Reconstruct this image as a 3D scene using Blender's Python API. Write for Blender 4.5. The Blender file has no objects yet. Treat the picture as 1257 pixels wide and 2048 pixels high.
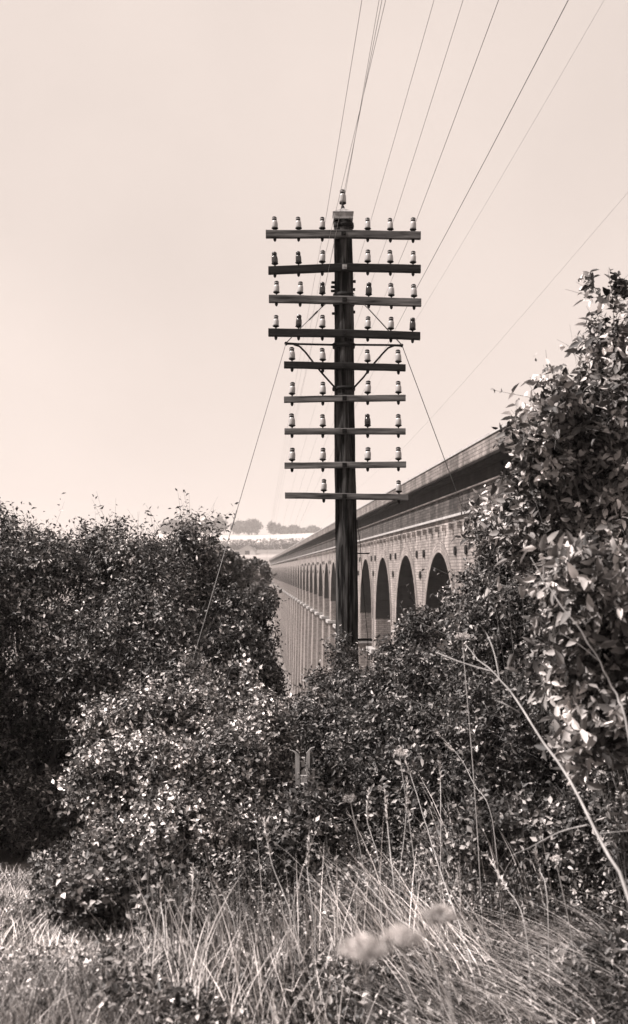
import bpy, math, random
import numpy as np
from mathutils import Vector

# ------------------------------------------------------------------ camera, sky, sun, exposure
random.seed(7)
S = bpy.context.scene
C = S.collection
F = 2250.0                      # focal length in pixels of the 1257 x 2048 photograph
HX, HY = 628.5, 1139.0          # image centre column, horizon row

cam = bpy.data.cameras.new('camera')
cam_o = bpy.data.objects.new('camera', cam)
C.objects.link(cam_o)
cam_o.location = (0, 0, 0)
cam_o.rotation_euler = (math.radians(90), 0, 0)
cam.sensor_fit = 'VERTICAL'
cam.sensor_height = 36
cam.sensor_width = 36
cam.lens = F / 2048 * 36
cam.shift_y = (HY - 1024) / 2048
cam.clip_start = 0.05
cam.clip_end = 6000
cam.dof.use_dof = True
cam.dof.focus_distance = 10.5
cam.dof.aperture_fstop = 3.6
S.camera = cam_o

SUN_EL, SUN_AZ = math.radians(50), math.atan2(-0.97, -0.22)   # azimuth as atan2(x, y)
world = bpy.data.worlds.new('World')
S.world = world
world.use_nodes = True
wn = world.node_tree
wn.nodes.clear()
sky = wn.nodes.new('ShaderNodeTexSky')
sky.sky_type = 'NISHITA'
sky.sun_disc = False
sky.sun_elevation = SUN_EL
sky.sun_rotation = SUN_AZ
sky.air_density = 1.0
sky.dust_density = 3.0
bw = wn.nodes.new('ShaderNodeRGBToBW')          # the photograph is monochrome print
gam = wn.nodes.new('ShaderNodeMath'); gam.operation = 'POWER'; gam.inputs[1].default_value = 0.08
tint = wn.nodes.new('ShaderNodeVectorMath'); tint.operation = 'SCALE'
tint.inputs[0].default_value = (2.36, 2.03, 1.86)
bg = wn.nodes.new('ShaderNodeBackground')
bg.inputs['Strength'].default_value = 0.15
wo = wn.nodes.new('ShaderNodeOutputWorld')
wn.links.new(sky.outputs[0], bw.inputs[0])
wn.links.new(bw.outputs[0], gam.inputs[0])
tc = wn.nodes.new('ShaderNodeTexCoord'); cl = wn.nodes.new('ShaderNodeTexNoise'); cl.inputs['Scale'].default_value = 3.2; cl.inputs['Detail'].default_value = 6
cr = wn.nodes.new('ShaderNodeMapRange'); cr.inputs[1].default_value = .3; cr.inputs[2].default_value = .7; cr.inputs[3].default_value = .93; cr.inputs[4].default_value = 1.06
wn.links.new(tc.outputs['Generated'], cl.inputs['Vector']); wn.links.new(cl.outputs[0], cr.inputs[0])
cm = wn.nodes.new('ShaderNodeMath'); cm.operation = 'MULTIPLY'; wn.links.new(gam.outputs[0], cm.inputs[0]); wn.links.new(cr.outputs[0], cm.inputs[1])
wn.links.new(cm.outputs[0], tint.inputs['Scale'])
wn.links.new(tint.outputs[0], bg.inputs['Color'])
wn.links.new(bg.outputs[0], wo.inputs[0])

sun = bpy.data.lights.new('sun', 'SUN')
sun.energy = 5.0
sun.angle = math.radians(0.6)
sun.color = (1.0, 0.91, 0.87)
sun_o = bpy.data.objects.new('sun', sun)
C.objects.link(sun_o)
sv = Vector((math.sin(SUN_AZ) * math.cos(SUN_EL), math.cos(SUN_AZ) * math.cos(SUN_EL), math.sin(SUN_EL)))
sun_o.rotation_euler = sv.to_track_quat('Z', 'Y').to_euler()
sun_o.location = (-30, -20, 60)

S.view_settings.view_transform = 'Standard'
S.view_settings.look = 'None'
S.view_settings.exposure = 1.15
S.view_settings.gamma = 1
S.render.engine = 'CYCLES'
S.cycles.use_denoising = True
S.cycles.max_bounces = 6
S.cycles.transparent_max_bounces = 8
S.cycles.volume_bounces = 0

# ------------------------------------------------------------------ helpers
def at(px, py, Y):
    return Vector(((px - HX) / F * Y, Y, (HY - py) / F * Y))

def tag(o, label=None, cat=None, group=None, kind=None):
    if label: o['label'] = label
    if cat: o['category'] = cat
    if group: o['group'] = group
    if kind: o['kind'] = kind
    return o

def empty(name, loc, label, cat, group=None):
    o = bpy.data.objects.new(name, None)
    C.objects.link(o)
    o.location = loc
    o.empty_display_size = 0.2
    return tag(o, label, cat, group)

def mesh_obj(name, V, Fc, mats, parent=None, uv=None, midx=None, smooth=False):
    """V (n,3) world coordinates; Fc list of faces or (m,k) array."""
    V = np.asarray(V, dtype=np.float32).reshape(-1, 3)
    me = bpy.data.meshes.new(name)
    if isinstance(Fc, np.ndarray):
        m, k = Fc.shape
        me.vertices.add(len(V)); me.vertices.foreach_set('co', V.ravel())
        me.loops.add(m * k); me.loops.foreach_set('vertex_index', Fc.astype(np.int32).ravel())
        me.polygons.add(m); me.polygons.foreach_set('loop_start', np.arange(0, m * k, k, dtype=np.int32))
        me.update(calc_edges=True)
    else:
        me.from_pydata(V.tolist(), [], Fc)
    if not isinstance(mats, (list, tuple)): mats = [mats]
    for m_ in mats: me.materials.append(m_)
    if midx is not None: me.polygons.foreach_set('material_index', np.asarray(midx, dtype=np.int32))
    if smooth: me.polygons.foreach_set('use_smooth', np.ones(len(me.polygons), dtype=bool))
    if uv is not None:
        l = me.uv_layers.new(name='UVMap')
        li = np.empty(len(me.loops), dtype=np.int32); me.loops.foreach_get('vertex_index', li)
        l.data.foreach_set('uv', np.asarray(uv, dtype=np.float32)[li].ravel())
    me.update()
    o = bpy.data.objects.new(name, me)
    C.objects.link(o)
    if parent is not None:
        o.parent = parent
        w = Vector((0, 0, 0)); p = parent
        while p is not None: w += p.location; p = p.parent
        # parts keep world coordinates in their mesh minus the thing's base
        me.transform(__import__('mathutils').Matrix.Translation(-w))
    return o

class MB:
    def __init__(s): s.v = []; s.f = []; s.uv = []; s.m = []; s.mi = 0
    def add(s, vs, fs, uv=None):
        n = len(s.v); s.v += [tuple(p) for p in vs]; s.f += [tuple(i + n for i in q) for q in fs]
        s.uv += uv if uv else [(0, 0)] * len(vs); s.m += [s.mi] * len(fs)
    def box(s, lo, hi):
        (a, b, c), (d, e, f) = lo, hi
        s.add([(a,b,c),(d,b,c),(d,e,c),(a,e,c),(a,b,f),(d,b,f),(d,e,f),(a,e,f)],
              [(0,3,2,1),(4,5,6,7),(0,1,5,4),(1,2,6,5),(2,3,7,6),(3,0,4,7)])
    def tube(s, pts, rad, n=6, cap=True):
        pts = [Vector(p) for p in pts]; m = len(pts)
        if not isinstance(rad, (list, tuple)): rad = [rad] * m
        vs = []; ref = None
        for i, p in enumerate(pts):
            d = (pts[min(i + 1, m - 1)] - pts[max(i - 1, 0)])
            if d.length < 1e-9: d = Vector((0, 0, 1))
            d.normalize()
            if ref is None: ref = Vector((0, 1, 0)) if abs(d.y) < .9 else Vector((1, 0, 0))
            a = (ref - d * ref.dot(d)).normalized(); b = d.cross(a); ref = a
            for k in range(n):
                t = 2 * math.pi * k / n
                vs.append(p + (a * math.cos(t) + b * math.sin(t)) * rad[i])
        fs = [(i*n+k, i*n+(k+1) % n, (i+1)*n+(k+1) % n, (i+1)*n+k) for i in range(m-1) for k in range(n)]
        if cap: fs += [tuple(range(n-1, -1, -1)), tuple(range((m-1)*n, m*n))]
        s.add(vs, fs)
    def lathe(s, c, prof, n=16):
        vs = []
        for r, z in prof:
            for k in range(n):
                t = 2 * math.pi * k / n
                vs.append((c[0] + r * math.cos(t), c[1] + r * math.sin(t), c[2] + z))
        m = len(prof)
        s.add(vs, [(i*n+k, i*n+(k+1) % n, (i+1)*n+(k+1) % n, (i+1)*n+k) for i in range(m-1) for k in range(n)])
    def build(s, name, mats, parent=None, smooth=False):
        return mesh_obj(name, s.v, s.f, mats, parent, uv=s.uv, midx=s.m, smooth=smooth)

# ------------------------------------------------------------------ materials
TINT = (1.0, 0.975, 0.962)
def grey(v): return (v * TINT[0], v * TINT[1], v * TINT[2], 1)

def new_mat(name, rough=0.8, spec=0.3):
    m = bpy.data.materials.new(name); m.use_nodes = True
    nt = m.node_tree; b = nt.nodes['Principled BSDF']
    b.inputs['Roughness'].default_value = rough
    b.inputs['Specular IOR Level'].default_value = spec
    return m, nt, b

def ramp(nt, fac, stops):
    r = nt.nodes.new('ShaderNodeValToRGB')
    e = r.color_ramp.elements
    while len(e) < len(stops): e.new(0.5)
    for i, (p, v) in enumerate(stops): e[i].position = p; e[i].color = grey(v)
    nt.links.new(fac, r.inputs[0]); return r.outputs[0]

def noise(nt, scale, vec=None, detail=5, rough=0.6, out='Fac'):
    n = nt.nodes.new('ShaderNodeTexNoise'); n.inputs['Scale'].default_value = scale
    n.inputs['Detail'].default_value = detail; n.inputs['Roughness'].default_value = rough
    if vec is not None: nt.links.new(vec, n.inputs['Vector'])
    return n.outputs[out]

def mapping(nt, src, scale):
    m = nt.nodes.new('ShaderNodeMapping'); m.inputs['Scale'].default_value = scale
    nt.links.new(src, m.inputs['Vector']); return m.outputs[0]

def coord(nt, k='Object'):
    return nt.nodes.new('ShaderNodeTexCoord').outputs[k]

def mixc(nt, fac, a, b, mode='MIX'):
    m = nt.nodes.new('ShaderNodeMix'); m.data_type = 'RGBA'; m.blend_type = mode
    for sock, v in ((m.inputs[0], fac), (m.inputs[6], a), (m.inputs[7], b)):
        if isinstance(v, (int, float)): sock.default_value = v
        elif isinstance(v, tuple): sock.default_value = v
        else: nt.links.new(v, sock)
    return m.outputs[2]

def bump(nt, b, h, strength=0.5, dist=0.02):
    n = nt.nodes.new('ShaderNodeBump'); n.inputs['Strength'].default_value = strength
    n.inputs['Distance'].default_value = dist
    nt.links.new(h, n.inputs['Height']); nt.links.new(n.outputs[0], b.inputs['Normal'])

def leaf_mat(name, lo, mid, hi, rough=0.5, spec=0.22, trans=0.07, nscale=3.5, stops=None):
    m, nt, b = new_mat(name, rough, spec)
    g = nt.nodes.new('ShaderNodeNewGeometry')
    c1 = ramp(nt, g.outputs['Random Per Island'], stops or [(0.0, lo), (0.6, mid), (1.0, hi)])
    nz = noise(nt, nscale, coord(nt), 3)
    c2 = ramp(nt, nz, [(0.38, 0.28), (0.52, 0.9), (0.66, 2.0)])  # clump-sized light and dark multiplied into the leaf colour
    col = mixc(nt, 1.0, c1, c2, 'MULTIPLY')
    nt.links.new(col, b.inputs['Base Color'])
    t = nt.nodes.new('ShaderNodeBsdfTranslucent'); nt.links.new(col, t.inputs['Color'])
    ms = nt.nodes.new('ShaderNodeMixShader'); ms.inputs[0].default_value = trans
    out = nt.nodes['Material Output']
    nt.links.new(b.outputs[0], ms.inputs[1]); nt.links.new(t.outputs[0], ms.inputs[2])
    nt.links.new(ms.outputs[0], out.inputs['Surface'])
    return m

def plain(name, lo, hi, scale=8, rough=0.7, spec=0.3, stretch=(1, 1, 1), bmp=0.0, bd=0.01, lohi=(.3, .7)):
    m, nt, b = new_mat(name, rough, spec)
    v = mapping(nt, coord(nt), stretch)
    n = noise(nt, scale, v, 6)
    nt.links.new(ramp(nt, n, [(lohi[0], lo), (lohi[1], hi)]), b.inputs['Base Color'])
    if bmp: bump(nt, b, n, bmp, bd)
    return m

M_LEAF_DARK = leaf_mat('small_dark_leaves', 0.004, 0.040, 0.28, spec=0.3)
M_LEAF_MID = leaf_mat('hawthorn_leaves', 0.004, 0.065, 0.42, spec=0.3)
M_LEAF_PALE = leaf_mat('pale_shrub_leaves', 0.008, 0.17, 0.80, spec=0.3, nscale=4.5)
M_LEAF_BIG = leaf_mat('broad_leaves', 0.01, 0.20, 0.62, rough=0.55, spec=0.25, trans=0.12)
M_LEAF_FAR = leaf_mat('far_tree_leaves', 0.05, 0.08, 0.12, rough=0.8, nscale=0.05)
M_LEAF_VAL = leaf_mat('valley_tree_leaves', 0.04, 0.11, 0.30, rough=0.6, spec=0.3, nscale=0.8)
M_TWIG = plain('twig_bark', 0.015, 0.20, 3)
M_BARK = plain('bark', 0.012, 0.04, 12, stretch=(1, 1, 0.2), bmp=0.6)
M_STRAW = leaf_mat('dry_grass', 0.14, 0.38, 0.72, rough=0.7, spec=0.2, trans=0.12, nscale=1.2, stops=[(0, .02), (.36, .10), (.50, .50), (1, .88)])
M_GREENG = leaf_mat('short_grass', 0.06, 0.18, 0.48, rough=0.6, spec=0.3, trans=0.25, nscale=1.5)
M_STALK = plain('dry_stalk', 0.26, 0.50, 14, 0.6, stretch=(1, 1, 0.3))
M_BRAM = plain('bleached_stem', 0.16, 0.34, 10, 0.55)
M_POLE = plain('creosoted_pole', 0.002, 0.085, 7, 0.95, 0.06, stretch=(3.2, 3.2, 0.22), bmp=1.0, bd=0.03, lohi=(.44, .70))
M_ARM_D = plain('tarred_arm', 0.006, 0.022, 9, 0.85, 0.08, stretch=(0.25, 2, 2.5), bmp=0.5)
M_ARM_L = plain('weathered_arm', 0.008, 0.17, 9, 0.9, 0.1, stretch=(0.22, 2, 2.6), bmp=0.6)
M_IRON = plain('dark_iron', 0.004, 0.012, 20, 0.75, 0.12)
M_ZINC = plain('zinc_cap', 0.10, 0.30, 16, 0.5, 0.5, bmp=0.3)
M_WIRE = plain('line_wire', 0.22, 0.30, 4, 0.6, 0.4)
M_GUY = plain('stay_strand', 0.07, 0.12, 30, 0.55, 0.5)
def porcelain(name, v, r=0.18):
    m, nt, b = new_mat(name, r, 0.6)
    nt.links.new(ramp(nt, noise(nt, 12, coord(nt)), [(0.35, v * 0.86), (0.6, v)]), b.inputs['Base Color']); return m
M_PORC = porcelain('white_porcelain', 0.32, 0.3)
M_PORC_B = porcelain('brown_stoneware', 0.02)
M_WOODP = plain('splintered_wood', 0.12, 0.34, 14, 0.8, stretch=(2, 2, 0.3), bmp=0.6)

def brick_mat(name, a, b2, mort, stain):
    m, nt, b = new_mat(name, 0.9, 0.2 if a > .1 else 0.03)
    uv = coord(nt, 'UV')
    bt = nt.nodes.new('ShaderNodeTexBrick')
    bt.inputs['Scale'].default_value = 1.0
    bt.inputs['Brick Width'].default_value = 0.46
    bt.inputs['Row Height'].default_value = 0.15
    bt.inputs['Mortar Size'].default_value = 0.018
    bt.inputs['Mortar Smooth'].default_value = 0.3
    bt.inputs['Color1'].default_value = grey(a); bt.inputs['Color2'].default_value = grey(b2)
    bt.inputs['Mortar'].default_value = grey(mort)
    nt.links.new(uv, bt.inputs['Vector'])
    s1 = ramp(nt, noise(nt, 1.0, mapping(nt, uv, (1.3, 0.10, 1)), 6, 0.65), [(0.33, stain), (0.62, 1.15)])
    s2 = ramp(nt, noise(nt, 0.55, uv, 6, 0.7), [(0.3, 0.72), (0.7, 1.12)])
    s3 = ramp(nt, noise(nt, 1.0, mapping(nt, uv, (0.42, 0.035, 1)), 5, 0.65), [(0.36, stain * 0.75), (0.60, 1.25)])
    c = mixc(nt, 1, bt.outputs['Color'], s1, 'MULTIPLY')
    c = mixc(nt, 1, c, s3, 'MULTIPLY')
    c = mixc(nt, 1, c, s2, 'MULTIPLY')
    nt.links.new(c, b.inputs['Base Color'])
    bump(nt, b, bt.outputs['Fac'], -0.4, 0.02)
    return m
M_BRICK = brick_mat('viaduct_brick', 0.33, 0.21, 0.095, 0.55)
M_DARK_BRICK = brick_mat('dark_brick', 0.018, 0.012, 0.009, 0.6)  # much darker brick for the upper frieze, overhanging course and far corbels
M_FRIEZE = brick_mat('dark_frieze_brick', 0.11, 0.045, 0.02, 0.4)  # lower frieze, darker than the arcade wall
M_SOFFIT = brick_mat('soffit_shade_brick', 0.020, 0.014, 0.010, 0.6)  # shade under the arches put into the brick colour
M_PARAPET = brick_mat('parapet_brick', 0.22, 0.14, 0.07, 0.62)
M_STONE = plain('stone_course', 0.22, 0.40, 3, 0.85)
M_PLASTER = plain('pale_gable', 0.35, 0.5, 2, 0.85)
M_ROOF = plain('slate_roof', 0.12, 0.2, 3, 0.8)

def ground_mat():
    m, nt, b = new_mat('ground_soil_and_fields', 0.95, 0.1)
    g = nt.nodes.new('ShaderNodeNewGeometry')
    sp = nt.nodes.new('ShaderNodeSeparateXYZ'); nt.links.new(g.outputs['Position'], sp.inputs[0])
    wob = noise(nt, 0.006, g.outputs['Position'], 3)
    ad = nt.nodes.new('ShaderNodeMath'); ad.operation = 'MULTIPLY_ADD'
    nt.links.new(wob, ad.inputs[0]); ad.inputs[1].default_value = 60
    nt.links.new(sp.outputs['Y'], ad.inputs[2])
    dv = nt.nodes.new('ShaderNodeMath'); dv.operation = 'DIVIDE'; dv.inputs[1].default_value = 2000
    nt.links.new(ad.outputs[0], dv.inputs[0])
    field = ramp(nt, dv.outputs[0], [(0.0, 0.07), (0.02, 0.13), (0.28, 0.16), (0.33, 0.30), (0.345, 0.14),
                                     (0.455, 0.15), (0.46, 0.44), (0.66, 0.42)])
    n1 = ramp(nt, noise(nt, 3.0, g.outputs['Position'], 3, 0.6), [(0.3, 0.8), (0.7, 1.1)])
    n2 = ramp(nt, noise(nt, 0.03, g.outputs['Position'], 4), [(0.3, 0.85), (0.7, 1.1)])
    c = mixc(nt, 1, mixc(nt, 1, field, n1, 'MULTIPLY'), n2, 'MULTIPLY')
    nt.links.new(c, b.inputs['Base Color'])
    bump(nt, b, noise(nt, 6, g.outputs['Position'], 8), 0.15, 0.05)
    return m
M_GROUND = ground_mat()

# ------------------------------------------------------------------ terrain
PY = [-80, 0, 5, 8, 14, 30, 60, 120, 200, 300, 420, 480, 530, 560, 650, 900, 1200, 1400, 3200]
PH = [-1.3, -1.55, -1.75, -2.3, -3.2, -7, -13, -21, -25.3, -26, -24, -12, 0, 4, 9, 22, 38, 41, 20]
def hgt(x, y):
    x = np.asarray(x, dtype=float); y = np.asarray(y, dtype=float)
    z = np.interp(y, PY, PH)
    near = np.clip(1 - np.abs(y) / 400, 0, 1)
    z = z + near * (0.10 * np.sin(x * 1.7 + y * 0.9) + 0.07 * np.sin(x * 3.1 - y * 2.3 + 1))
    z = z + np.clip((y - 500) / 500, 0, 1) * (1.8 * np.sin(x / 90 + 1) + 1.2 * np.sin(x / 37))
    # the railway bank on the right of the camera
    bank = np.clip((x - 4.5) / 3.5, 0, 1) * np.clip((34 - y) / 14, 0, 1) * np.clip((y + 70) / 30, 0, 1)
    z = z + bank * np.clip(3.2 - z, 0, 12)
    return z
def hz(x, y): return float(hgt(x, y))

def sgrid(n, lim, p): 
    t = np.linspace(-1, 1, n); return np.sign(t) * (np.abs(t) ** p) * lim
gx = sgrid(161, 2500, 3.2)
gy = np.concatenate([np.linspace(-80, 0, 12)[:-1], np.linspace(0, 30, 90)[:-1], np.linspace(30, 300, 60)[:-1],
                     np.linspace(300, 1500, 130)[:-1], np.linspace(1500, 3100, 20)])
X, Y = np.meshgrid(gx, gy)
Z = hgt(X, Y)
nx, ny = len(gx), len(gy)
V = np.stack([X, Y, Z], -1).reshape(-1, 3)
i, j = np.meshgrid(np.arange(nx - 1), np.arange(ny - 1))
a = (j * nx + i).ravel()
ground = mesh_obj('ground', V, np.stack([a, a + 1, a + nx + 1, a + nx], -1), M_GROUND, smooth=True)
tag(ground, kind='structure')

# ------------------------------------------------------------------ viaduct
DX = (503 - HX) / F
WL = math.hypot(DX, 1)
dirv = Vector((DX / WL, 1 / WL, 0)); outv = Vector((-1 / WL, DX / WL, 0))
X0 = 9.32
def VP(s, u, z): return Vector((X0, 0, 0)) + dirv * s + outv * u + Vector((0, 0, z))
PITCH = 11.9
P0, NB = 3.70, 42
via = empty('railway_viaduct', (X0, 0, hz(X0, 20)), 'long brick railway viaduct of tall round arches crossing the valley behind the pole', 'viaduct')
S_START, S_END = 16.0, PITCH * (P0 + NB - 0.5) + 25
def strip(mb, s0, s1, u0, u1, z0, z1, nseg=1):
    for k in range(nseg):
        a = s0 + (s1 - s0) * k / nseg; b = s0 + (s1 - s0) * (k + 1) / nseg
        for q in (([a,u1,z0],[b,u1,z0],[b,u1,z1],[a,u1,z1]), ([a,u0,z0],[b,u0,z0],[b,u0,z1],[a,u0,z1]),
                  ([a,u0,z1],[b,u0,z1],[b,u1,z1],[a,u1,z1]), ([a,u0,z0],[b,u0,z0],[b,u1,z0],[a,u1,z0])):
            top = q[0][2] == q[2][2]
            uvs = [(p[0], p[1]) if top else (p[0], p[2]) for p in q]
            mb.add([VP(*p) for p in q], [(0, 1, 2, 3)], uvs)
    for s in (s0, s1):
        q = ([s,u0,z0],[s,u1,z0],[s,u1,z1],[s,u0,z1])
        mb.add([VP(*p) for p in q], [(0, 1, 2, 3)], [(p[0] + p[1], p[2]) for p in q])
WD = 8.0
R, SPR, TOPZ = 4.55, -3.70, 2.40
arc = MB(); sof = MB(); N = 20
for i in range(NB):
    c = PITCH * (P0 + i)
    # voussoirs' opening and soffit
    for k in range(N):
        t0 = math.pi * k / N; t1 = math.pi * (k + 1) / N
        a = (c - R * math.cos(t0), SPR + R * math.sin(t0)); b = (c - R * math.cos(t1), SPR + R * math.sin(t1))
        for u in (0.0, -WD):
            q = [(a[0], u, a[1]), (b[0], u, b[1]), (b[0], u, TOPZ), (a[0], u, TOPZ)]
            arc.add([VP(*p) for p in q], [(0, 1, 2, 3)], [(p[0], p[2]) for p in q])
        q = [(a[0], 0, a[1]), (b[0], 0, b[1]), (b[0], -WD, b[1]), (a[0], -WD, a[1])]
        L0, L1 = R * t0, R * t1
        sof.add([VP(*p) for p in q], [(0, 1, 2, 3)], [(0, L0), (0, L1), (WD, L1), (WD, L0)])
    for u in (0.0, -WD):       # wall above the pier beyond this arch
        q = [(c + R, u, SPR), (c + PITCH - R, u, SPR), (c + PITCH - R, u, TOPZ), (c + R, u, TOPZ)]
        if i < NB - 1: arc.add([VP(*p) for p in q], [(0, 1, 2, 3)], [(p[0], p[2]) for p in q])
first, last = PITCH * P0 - R, PITCH * (P0 + NB - 1) + R
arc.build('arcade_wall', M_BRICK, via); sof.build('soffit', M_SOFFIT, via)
ab = MB(); strip(ab, S_START, first, -WD, 0, -14, TOPZ); ab.build('abutment', M_BRICK, via)
ab = MB(); strip(ab, last, S_END, -WD, 0, -24, TOPZ); ab.build('abutment', M_BRICK, via)
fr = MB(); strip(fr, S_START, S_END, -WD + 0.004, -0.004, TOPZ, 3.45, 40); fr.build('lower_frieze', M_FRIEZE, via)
fr = MB(); strip(fr, S_START, S_END, -WD + 0.004, -0.004, 3.451, 4.06, 40); fr.build('upper_frieze', M_DARK_BRICK, via)['label'] = 'dark band of brickwork below the parapet'
st = MB(); strip(st, S_START, S_END, -0.004, 0.12, 3.43, 3.49, 1); st.build('string_course', M_PARAPET, via)
st = MB(); strip(st, S_START, S_END, -0.004, 0.15, 2.40, 2.51, 1); st.build('cornice', M_STONE, via)
st = MB(); strip(st, S_START, S_END, -0.004, 0.38, 4.06, 4.18, 1); strip(st, S_START, S_END, -0.004, 0.52, 4.181, 4.30, 1); st.build('overhanging_course', M_DARK_BRICK, via)
for u0 in (0.06, -WD - 0.52):
    pb = MB(); strip(pb, S_START, S_END, u0, u0 + 0.42, 4.301, 4.96, 40); pr = pb.build('parapet', M_PARAPET, via)
    pb = MB(); strip(pb, S_START, S_END, u0 - 0.04, u0 + 0.47, 4.961, 5.05, 40); pb.build('coping', M_STONE, pr)
dk = MB(); strip(dk, S_START, S_END, -WD - 0.09, 0.059, 4.302, 4.36, 1); dk.build('track_bed', M_ROOF, via)
# voussoir rings
for i in range(NB):
    c = PITCH * (P0 + i); rg = MB(); n = 24
    for k in range(n):
        q = []
        for r_, u in ((R - 0.0, 0.035), (R + 0.55, 0.035)):
            for t in (math.pi * k / n, math.pi * (k + 1) / n): q.append((c - r_ * math.cos(t), u, SPR + r_ * math.sin(t)))
        q = [q[0], q[1], q[3], q[2]]
        rg.add([VP(*p) for p in q], [(0, 1, 2, 3)], [(R * math.pi * k / n / 3, 0), (R * math.pi * (k + 1) / n / 3, 0), (R * math.pi * (k + 1) / n / 3, 0.55), (R * math.pi * k / n / 3, 0.55)])
        e = [(q[2][0], 0.035, q[2][2]), (q[3][0], 0.035, q[3][2]), (q[3][0], -0.01, q[3][2]), (q[2][0], -0.01, q[2][2])]
        rg.add([VP(*p) for p in e], [(0, 1, 2, 3)])
        e = [(q[0][0], 0.035, q[0][2]), (q[1][0], 0.035, q[1][2]), (q[1][0], -0.01, q[1][2]), (q[0][0], -0.01, q[0][2])]
        rg.add([VP(*p) for p in e], [(0, 1, 2, 3)])
    rg.build('arch_ring', M_BRICK, via)
# piers with impost ledges
LZ = -5.95
for i in range(NB - 1):
    a, b = PITCH * (P0 + i) + R, PITCH * (P0 + i + 1) - R
    p = VP((a + b) / 2, 0, 0); gz = hz(p.x, p.y) - 1.5
    pm = MB()
    def ring(s0, s1, u0, u1, z): return [VP(s0, u1, z), VP(s1, u1, z), VP(s1, u0, z), VP(s0, u0, z)]
    def shaft(z0, z1, e0, e1):
        A = ring(a - e0, b + e0, -WD - e0, e0, z0); B = ring(a - e1, b + e1, -WD - e1, e1, z1)
        d = [(a, b), (0, WD), (a, b), (0, WD)]
        for k in range(4):
            k2 = (k + 1) % 4
            h0, h1 = d[k]
            pm.add([A[k], A[k2], B[k2], B[k]], [(0, 1, 2, 3)], [(h0, z0), (h1, z0), (h1, z1), (h0, z1)])
    top_z = SPR
    shaft(max(LZ, gz) if gz > LZ else LZ, top_z, 0.0, 0.0)
    lw = gz < LZ - 0.5
    if lw: shaft(gz, LZ - 0.32, 0.10 + 0.02 * (LZ - gz), 0.10)
    pi_ = pm.build('pier', M_BRICK, via)
    if lw:
        lg = MB(); strip(lg, a - 0.40, b + 0.40, -WD - 0.4, 0.40, LZ - 0.32, LZ, 1); lg.build('ledge', M_STONE, pi_)
    for (s, z) in (((a + b) / 2, -0.3), (a + 0.1, 0.85), (b - 0.1, 0.85)):
        if i < 14:
            t = MB(); q = [VP(s + 0.22 * math.cos(2 * math.pi * k / 10), u, z + 0.22 * math.sin(2 * math.pi * k / 10)) for u in (-0.01, 0.09) for k in range(10)]
            t.add(q, [(k, (k + 1) % 10, 10 + (k + 1) % 10, 10 + k) for k in range(10)] + [tuple(range(10, 20))])
            t.build('tie_plate', M_IRON, pi_)
# corbels
rest = MB(); s = S_START + 8; nc = 0
while s < S_END - 2:
    m_ = MB() if nc < 100 else rest
    strip(m_, s - 0.13, s + 0.13, -0.004, 0.22, 1.84, 2.12)
    if nc < 100: m_.build('corbel', M_BRICK, via)
    s += 2.0; nc += 1
tag(rest.build('corbel', M_DARK_BRICK, via), kind='stuff')

# ------------------------------------------------------------------ telegraph pole
YP = 14.0
PX = at(686, 0, YP).x
base = Vector((at(695, 0, YP).x, YP, hz(0.4, YP)))
pole = empty('telegraph_pole', base, 'tall dark timber telegraph pole with nine crossarms of insulators standing in the bushes', 'telegraph pole')
def px2(x, y, d=0.0): p = at(x, y, YP); return Vector((p.x, YP + d, p.z))
# trunk
n, rows = 28, 120
vs, fs = [], []
zt = px2(0, 440).z; zb = base.z - 0.5
rs = np.random.RandomState(3)
ph = rs.rand(6) * 6
for r in range(rows + 1):
    f = r / rows; z = zb + (zt - zb) * f
    yi = HY - z * F / YP
    cx = at(686 + (yi - 430) * 9 / 880, 0, YP).x + 0.004 * math.sin(z * 2 + 1)
    rad = 0.142 - (0.142 - 0.112) * (z + 1) / (zt + 1)
    for k in range(n):
        t = 2 * math.pi * k / n
        w = 0.0025 * math.sin(5 * t + ph[0] + 0.7 * math.sin(z * 1.3)) + 0.002 * math.sin(11 * t + ph[1] + math.sin(z * 2.1)) + 0.002 * math.sin(z * 9 + 3 * t)
        w -= 0.010 * max(0, 1 - abs(((t - 4.3 + 0.12 * math.sin(z * 1.1)) % (2 * math.pi)) ) / 0.14) 
        vs.append((cx + (rad + w) * math.cos(t), YP + (rad + w) * math.sin(t), z))
for r in range(rows):
    for k in range(n): fs.append((r*n+k, r*n+(k+1) % n, (r+1)*n+(k+1) % n, (r+1)*n+k))
fs.append(tuple(range(rows*n, rows*n+n)))
mesh_obj('trunk', vs, fs, M_POLE, pole, smooth=True)
# zinc roof with finial spike and top insulator
m = MB()
L, Rr, T0, T1 = px2(667, 443), px2(706, 443), px2(667, 430), px2(687, 421)
w_ = 0.13
m.box((L.x, YP - w_, L.z), (Rr.x, YP + w_, T0.z))
cx = (L.x + Rr.x) / 2
m.add([(L.x - .008, YP - w_ - .01, T0.z + .001), (Rr.x + .008, YP - w_ - .01, T0.z + .001), (Rr.x + .008, YP + w_ + .01, T0.z + .001), (L.x - .008, YP + w_ + .01, T0.z + .001), (cx, YP - w_ + .03, T1.z), (cx, YP + w_ - .03, T1.z)],
      [(0, 1, 4), (1, 2, 5, 4), (2, 3, 5), (3, 0, 4, 5), (3, 2, 1, 0)])
m.build('roof_cap', M_ZINC, pole)
m = MB(); m.tube([px2(686, 432, -w_ * .8), px2(686, 418, -.06), px2(686, 410)], [0.035, 0.022, 0.010], 8)
m.lathe(px2(686, 410), [(0.01, 0), (0.02, .006), (0.042, .016), (0.044, .026), (0.02, .03)], 16)
m.build('finial', M_IRON, pole, smooth=True)
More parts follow.
